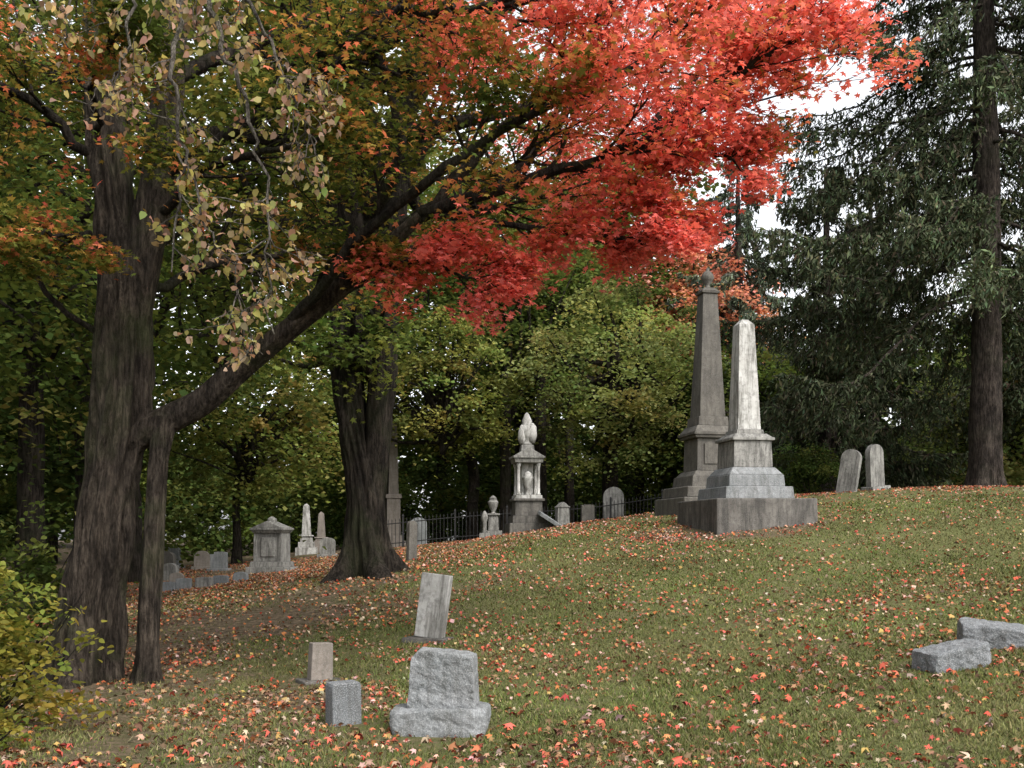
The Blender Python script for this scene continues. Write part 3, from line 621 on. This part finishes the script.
def die_monument():
    x,y=-8.0,35; z=h1(x,y)-.15; E=empty('pedestal_tomb_monument',(x,y,z)); E.rotation_euler=(0,0,rad(-12)); g=.12
    b=B(); b.fr(0,g+.2,1.4,1.36,1.15,1.12); b.fr(g+.203,g+.38,1.2,1.16,.92,.88); b.done('steps',LIMEG,parent=E)
    b=B(); b.fr(g+.383,g+1.32,.86,.80,.62,.58)
    for sx in (-.44,.44):
        b.fr(g+.383,g+1.32,.14,.12,.7,.66,cx=sx)
    b.fr(g+.55,g+1.18,.5,.46,.04,.04,cy=-.325)
    b.done('die',LIMEG,parent=E)
    b=B(); b.fr(g+1.323,g+1.42,1.0,1.14,.74,.88); b.fr(g+1.423,g+1.5,1.18,1.18,.92,.92); b.gable(g+1.503,g+1.72,1.1,.86); b.lathe([(.12,g+1.62),(.16,g+1.72),(.15,g+1.8),(.04,g+1.88)],0,0,12); b.done('cornice_and_pediment',LIMEG,parent=E)
die_monument()
def tablet(name,x,y,w,h,d,mat,rz=0,top=.5,tilt=0,roll=0,base=True,z=None):
    zz=h1(x,y) if z is None else z
    b=B()
    if base: b.fr(-.15,.1,w*1.35,w*1.3,d*2.6,d*2.4)
    b.tablet(w,d,-.1 if not base else .102,h,top)
    return b.done(name,mat,(x,y,zz),(rad(tilt),rad(roll),rad(rz)),bev=.008)
tablet('headstone',9.55,30,.56,1.22,.16,LIMEG,-38,.9,-3,8,False)
tablet('headstone',10.6,30.6,.60,1.32,.18,LIMEG,32,.9,2,-6,True)
tablet('headstone',-2.35,24.5,.26,.95,.1,DARKB,50,.8,0,2,False)
tablet('headstone',4.15,43,.85,1.75,.2,LIMEG,0,1,0,0,True)
tablet('headstone',-4.0,45,.7,1.2,.2,GRANG,0,.7)
tablet('headstone',2.9,40.2,.5,.95,.15,DARKB,10,.1)
def slab_lean():
    x,y=1.35,37.2; z=h1(x,y); b=B(); b.fr(0,.12,1.0,1.0,.7,.7); b.done('fallen_headstone',GRANG,(x,y,z+.28),(rad(10),rad(32),rad(10)))
    x,y=1.8,37.6; b=B(); b.fr(-.1,.2,.75,.72,.6,.56); b.fr(.203,.75,.45,.42,.35,.33); b.gable(.753,.95,.5,.4); b.done('pedestal_headstone',LIMEG,(x,y,h1(x,y)),(0,0,rad(15)))
    x,y=-.68,38; z=h1(x,y); b=B(); b.fr(-.1,.25,.65,.6); b.fr(.253,.8,.38,.34); b.fr(.803,.87,.46,.46); b.lathe([(.12,.873),(.06,.92),(.15,1.1),(.2,1.28),(.12,1.38),(.14,1.42),(.03,1.52)],n=16); b.done('urn_headstone',LIMEG,(x,y,z),(0,0,rad(5)))
    x,y=-.98,37.6; z=h1(x,y); b=B(); b.fr(-.1,.2,.4,.36); b.lathe([(.1,.2),(.07,.3),(.08,.6),(.13,.75),(.09,.9),(.02,1.0)],n=14); b.done('urn_headstone',LIMEG,(x,y,z))
slab_lean()
def small_obelisk(x,y,hh,mat,w=.4,name='obelisk_headstone'):
    z=h1(x,y); b=B(); b.fr(-.2,.3,w*2.4,w*2.3); b.fr(.303,.55,w*1.8,w*1.7); b.fr(.553,hh*.35,w*1.35,w*1.3); b.fr(hh*.35+.003,hh*.38,w*1.6,w*1.5); b.fr(hh*.38+.003,hh*.95,w,w*.65); b.fr(hh*.95,hh,w*.65,w*.1)
    b.done(name,mat,(x,y,z),(0,0,rad(10)))
small_obelisk(-9.3,47.5,2.3,WMARB,.42)
small_obelisk(-5.65,50,6.6,TANS,.48,'column_monument')
small_obelisk(-8.9,49,1.9,TANS,.4)
rg=np.random.default_rng(17)
for (x,y,w,hh,m) in [(-9.4,28.5,.5,.28,BLUEG),(-9.0,28.8,.4,.32,GRANG),(-8.5,29,.45,.28,LIMEG),(-8.15,29.4,.4,.26,BLUEG),(-7.7,29.8,.4,.28,GRANG),
    (-9.9,31,.4,.4,TANS),(-10.9,33.5,.5,.6,LIMEG),(-10.6,38,.6,.7,GRANG),(-12.8,39,.6,.8,DARKB),(-11.8,40,.6,.7,TANS),(-13.6,42,.7,.9,GRANG),(-7.2,41,.6,.75,LIMEG),(-6.4,42,.6,.7,GRANG),(-12.3,36,.5,.6,GRANG),(-14,37,.6,.8,LIMEG)]:
    tablet('headstone',x,y,w,hh,.2,m,float(rg.uniform(-15,15)),float(rg.choice([.15,.6,.9])),0,0,hh>.6)

def rough_block(w,d,h,mat,name,loc,rot=(0,0,0),rough=.03,seed=0,taper=.9,parent=None,slope=0.0,cuts=26,chamfer=None):
    bm=bmesh.new(); bmesh.ops.create_cube(bm,size=1); bmesh.ops.subdivide_edges(bm,edges=bm.edges[:],cuts=cuts,use_grid_fill=True)
    s=Vector((seed*7.1,seed*3.3,seed)); rg=random.Random(seed*13+1)
    planes=[]
    for i in range(34):
        a=Vector((rg.uniform(-1,1),rg.uniform(-1,1),rg.uniform(-.5,1))).normalized()
        ext=abs(a.x)*w/2+abs(a.y)*d/2+abs(a.z)*h/2
        planes.append((a,ext*rg.uniform(.82,.98)))
    for v in bm.verts:
        c=v.co.copy()*2
        l=(abs(c.x)**18+abs(c.y)**18+abs(c.z)**18)**(1/18); c=c/l*.5
        t=c.z+.5; k=1+(taper-1)*t
        p=Vector((c.x*w*k,c.y*d*(.5+.5*k),(t-.5)*h+slope*c.x*w*t))
        for a,e in planes:
            o=p.dot(a)-e
            if o>0: p-=a*o*.85
        if chamfer:
            for ch in chamfer:
                a=Vector(ch[:3]).normalized(); o=p.dot(a)-ch[3]
                if o>0: p-=a*o
        nd=Vector((c.x/w,c.y/d,c.z/h)); nd=Vector((nd.x**3,nd.y**3,nd.z**3)); nd.normalize()
        vor=mnoise.voronoi(p*9+s)[0][0]
        q=mnoise.noise(p*6+s)*.6+(.5-vor)*.9+mnoise.noise(p*28+s)*.35
        p+=nd*rough*q; p.z+=h/2
        v.co=p
    me=bpy.data.meshes.new(name); bm.to_mesh(me); bm.free()
    return mkobj(name,me,mat,parent,loc,rot)
E=empty('rough_granite_headstone',(-.64,9.5,h1(-.64,9.5)))
E.rotation_euler=(0,0,rad(-6))
rough_block(.88,.5,.27,GRANG,'rock_face_base',(0,0,-.05),(0,rad(-1),0),.022,1,.98,E)
rough_block(.62,.34,.53,GRANG,'rock_face_stone',(0.02,0,.19),(0,rad(1.5),0),.022,2,.90,E,slope=-.05,chamfer=[(-1,0,.8,.36)])
def leaning():
    x,y=-1.2,15; z=h1(x,y); E=empty('leaning_marble_headstone',(x,y,z)); E.rotation_euler=(0,0,rad(-22))
    b=B(); b.fr(-.1,.04,.68,.65,.4,.38); b.done('base',CONC,parent=E)
    b=B(); b.fr(.03,.95,.44,.45,.12,.12); b.done('slab',WMARB,(0.02,0,0),(rad(-4),rad(6),0),parent=E)
leaning()
def small_blocks():
    x,y=-2.27,12.4; z=h1(x,y); E=empty('sandstone_headstone',(x,y,z)); E.rotation_euler=(0,0,rad(28))
    b=B(); b.fr(-.1,.03,.5,.48,.4,.38); b.done('base',CONC,parent=E)
    b=B(); b.fr(.02,.46,.27,.25,.17,.16); b.done('stone',TANS,(0,0,0),(0,rad(2),0),parent=E)
    x,y=-1.58,9.85; b=B(); b.fr(-.12,.37,.29,.285,.2,.2); b.fr(.37,.392,.285,.25,.2,.16); b.done('granite_marker_stone',BLUEG,(x,y,h1(x,y)),(rad(1),rad(-1),rad(30)),bev=.01)
small_blocks()
rough_block(.78,.42,.25,BLUEG,'fallen_granite_block',(4.66,11.1,h1(4.66,11.1)-.03),(rad(4),rad(-9),rad(14)),.022,4,.96)
rough_block(.9,.5,.27,BLUEG,'fallen_granite_block',(5.55,12.0,h1(5.55,12)-.03),(rad(6),rad(6),rad(-18)),.022,5,.96)

def fence():
    b=B(); xs=np.arange(-6.5,8.2,.15)
    for i,x in enumerate(xs):
        y=42.5+.02*x; z=h1(x,y); th=.022
        if i%14==0: b.fr(z-.2,z+1.25,.07,.07,.07,.07,cx=x,cy=y); b.fr(z+1.25,z+1.35,.1,.02,.1,.02,cx=x,cy=y)
        else: b.fr(z+.05,z+1.1,th,th,th,th,cx=x,cy=y); b.fr(z+1.1,z+1.2,.04,.004,.03,.004,cx=x,cy=y)
    o=b.done('iron_fence',IRON,bev=0)
    L=[]
    for hh in (.2,1.0):
        L.append(([np.array([x,42.5+.02*x,h1(x,42.5)+hh]) for x in np.arange(-6.5,8.3,.6)],[.022]*len(np.arange(-6.5,8.3,.6))))
    tubes('rails',L,IRON,4,o)
fence()

# ------------------------------------------------------------------ light, sky, camera
w=bpy.data.worlds.new('World'); scene.world=w; w.use_nodes=True; nt=w.node_tree; nt.nodes.clear()
out=nt.nodes.new('ShaderNodeOutputWorld'); bg=nt.nodes.new('ShaderNodeBackground'); bg.inputs[1].default_value=.15
sky=nt.nodes.new('ShaderNodeTexSky'); sky.sky_type='NISHITA'; sky.sun_disc=False
EL,AZ=48,140
sky.sun_elevation=rad(EL); sky.sun_rotation=rad(AZ); sky.dust_density=3; sky.ozone_density=.6
hs=nt.nodes.new('ShaderNodeHueSaturation'); hs.inputs['Saturation'].default_value=.15; hs.inputs['Value'].default_value=2.7
nt.links.new(sky.outputs[0],hs.inputs['Color']); nt.links.new(hs.outputs[0],bg.inputs[0]); nt.links.new(bg.outputs[0],out.inputs[0])
sl=bpy.data.lights.new('sun','SUN'); sl.energy=2.0; sl.angle=rad(14); sl.color=(1,.95,.87)
so=bpy.data.objects.new('sun',sl); COL.objects.link(so)
dv=Vector((math.sin(rad(AZ))*math.cos(rad(EL)),math.cos(rad(AZ))*math.cos(rad(EL)),math.sin(rad(EL))))
so.rotation_euler=dv.to_track_quat('Z','Y').to_euler(); so.location=(0,0,40)
cam=bpy.data.cameras.new('camera'); co=bpy.data.objects.new('camera',cam); COL.objects.link(co)
co.location=(0,0,1.6); co.rotation_euler=(rad(90),0,0); cam.sensor_width=36; cam.lens=1050/1024*36; cam.shift_y=156/1024
cam.clip_end=2000; scene.camera=co
scene.view_settings.view_transform='Standard'; scene.view_settings.look='None'; scene.view_settings.exposure=0
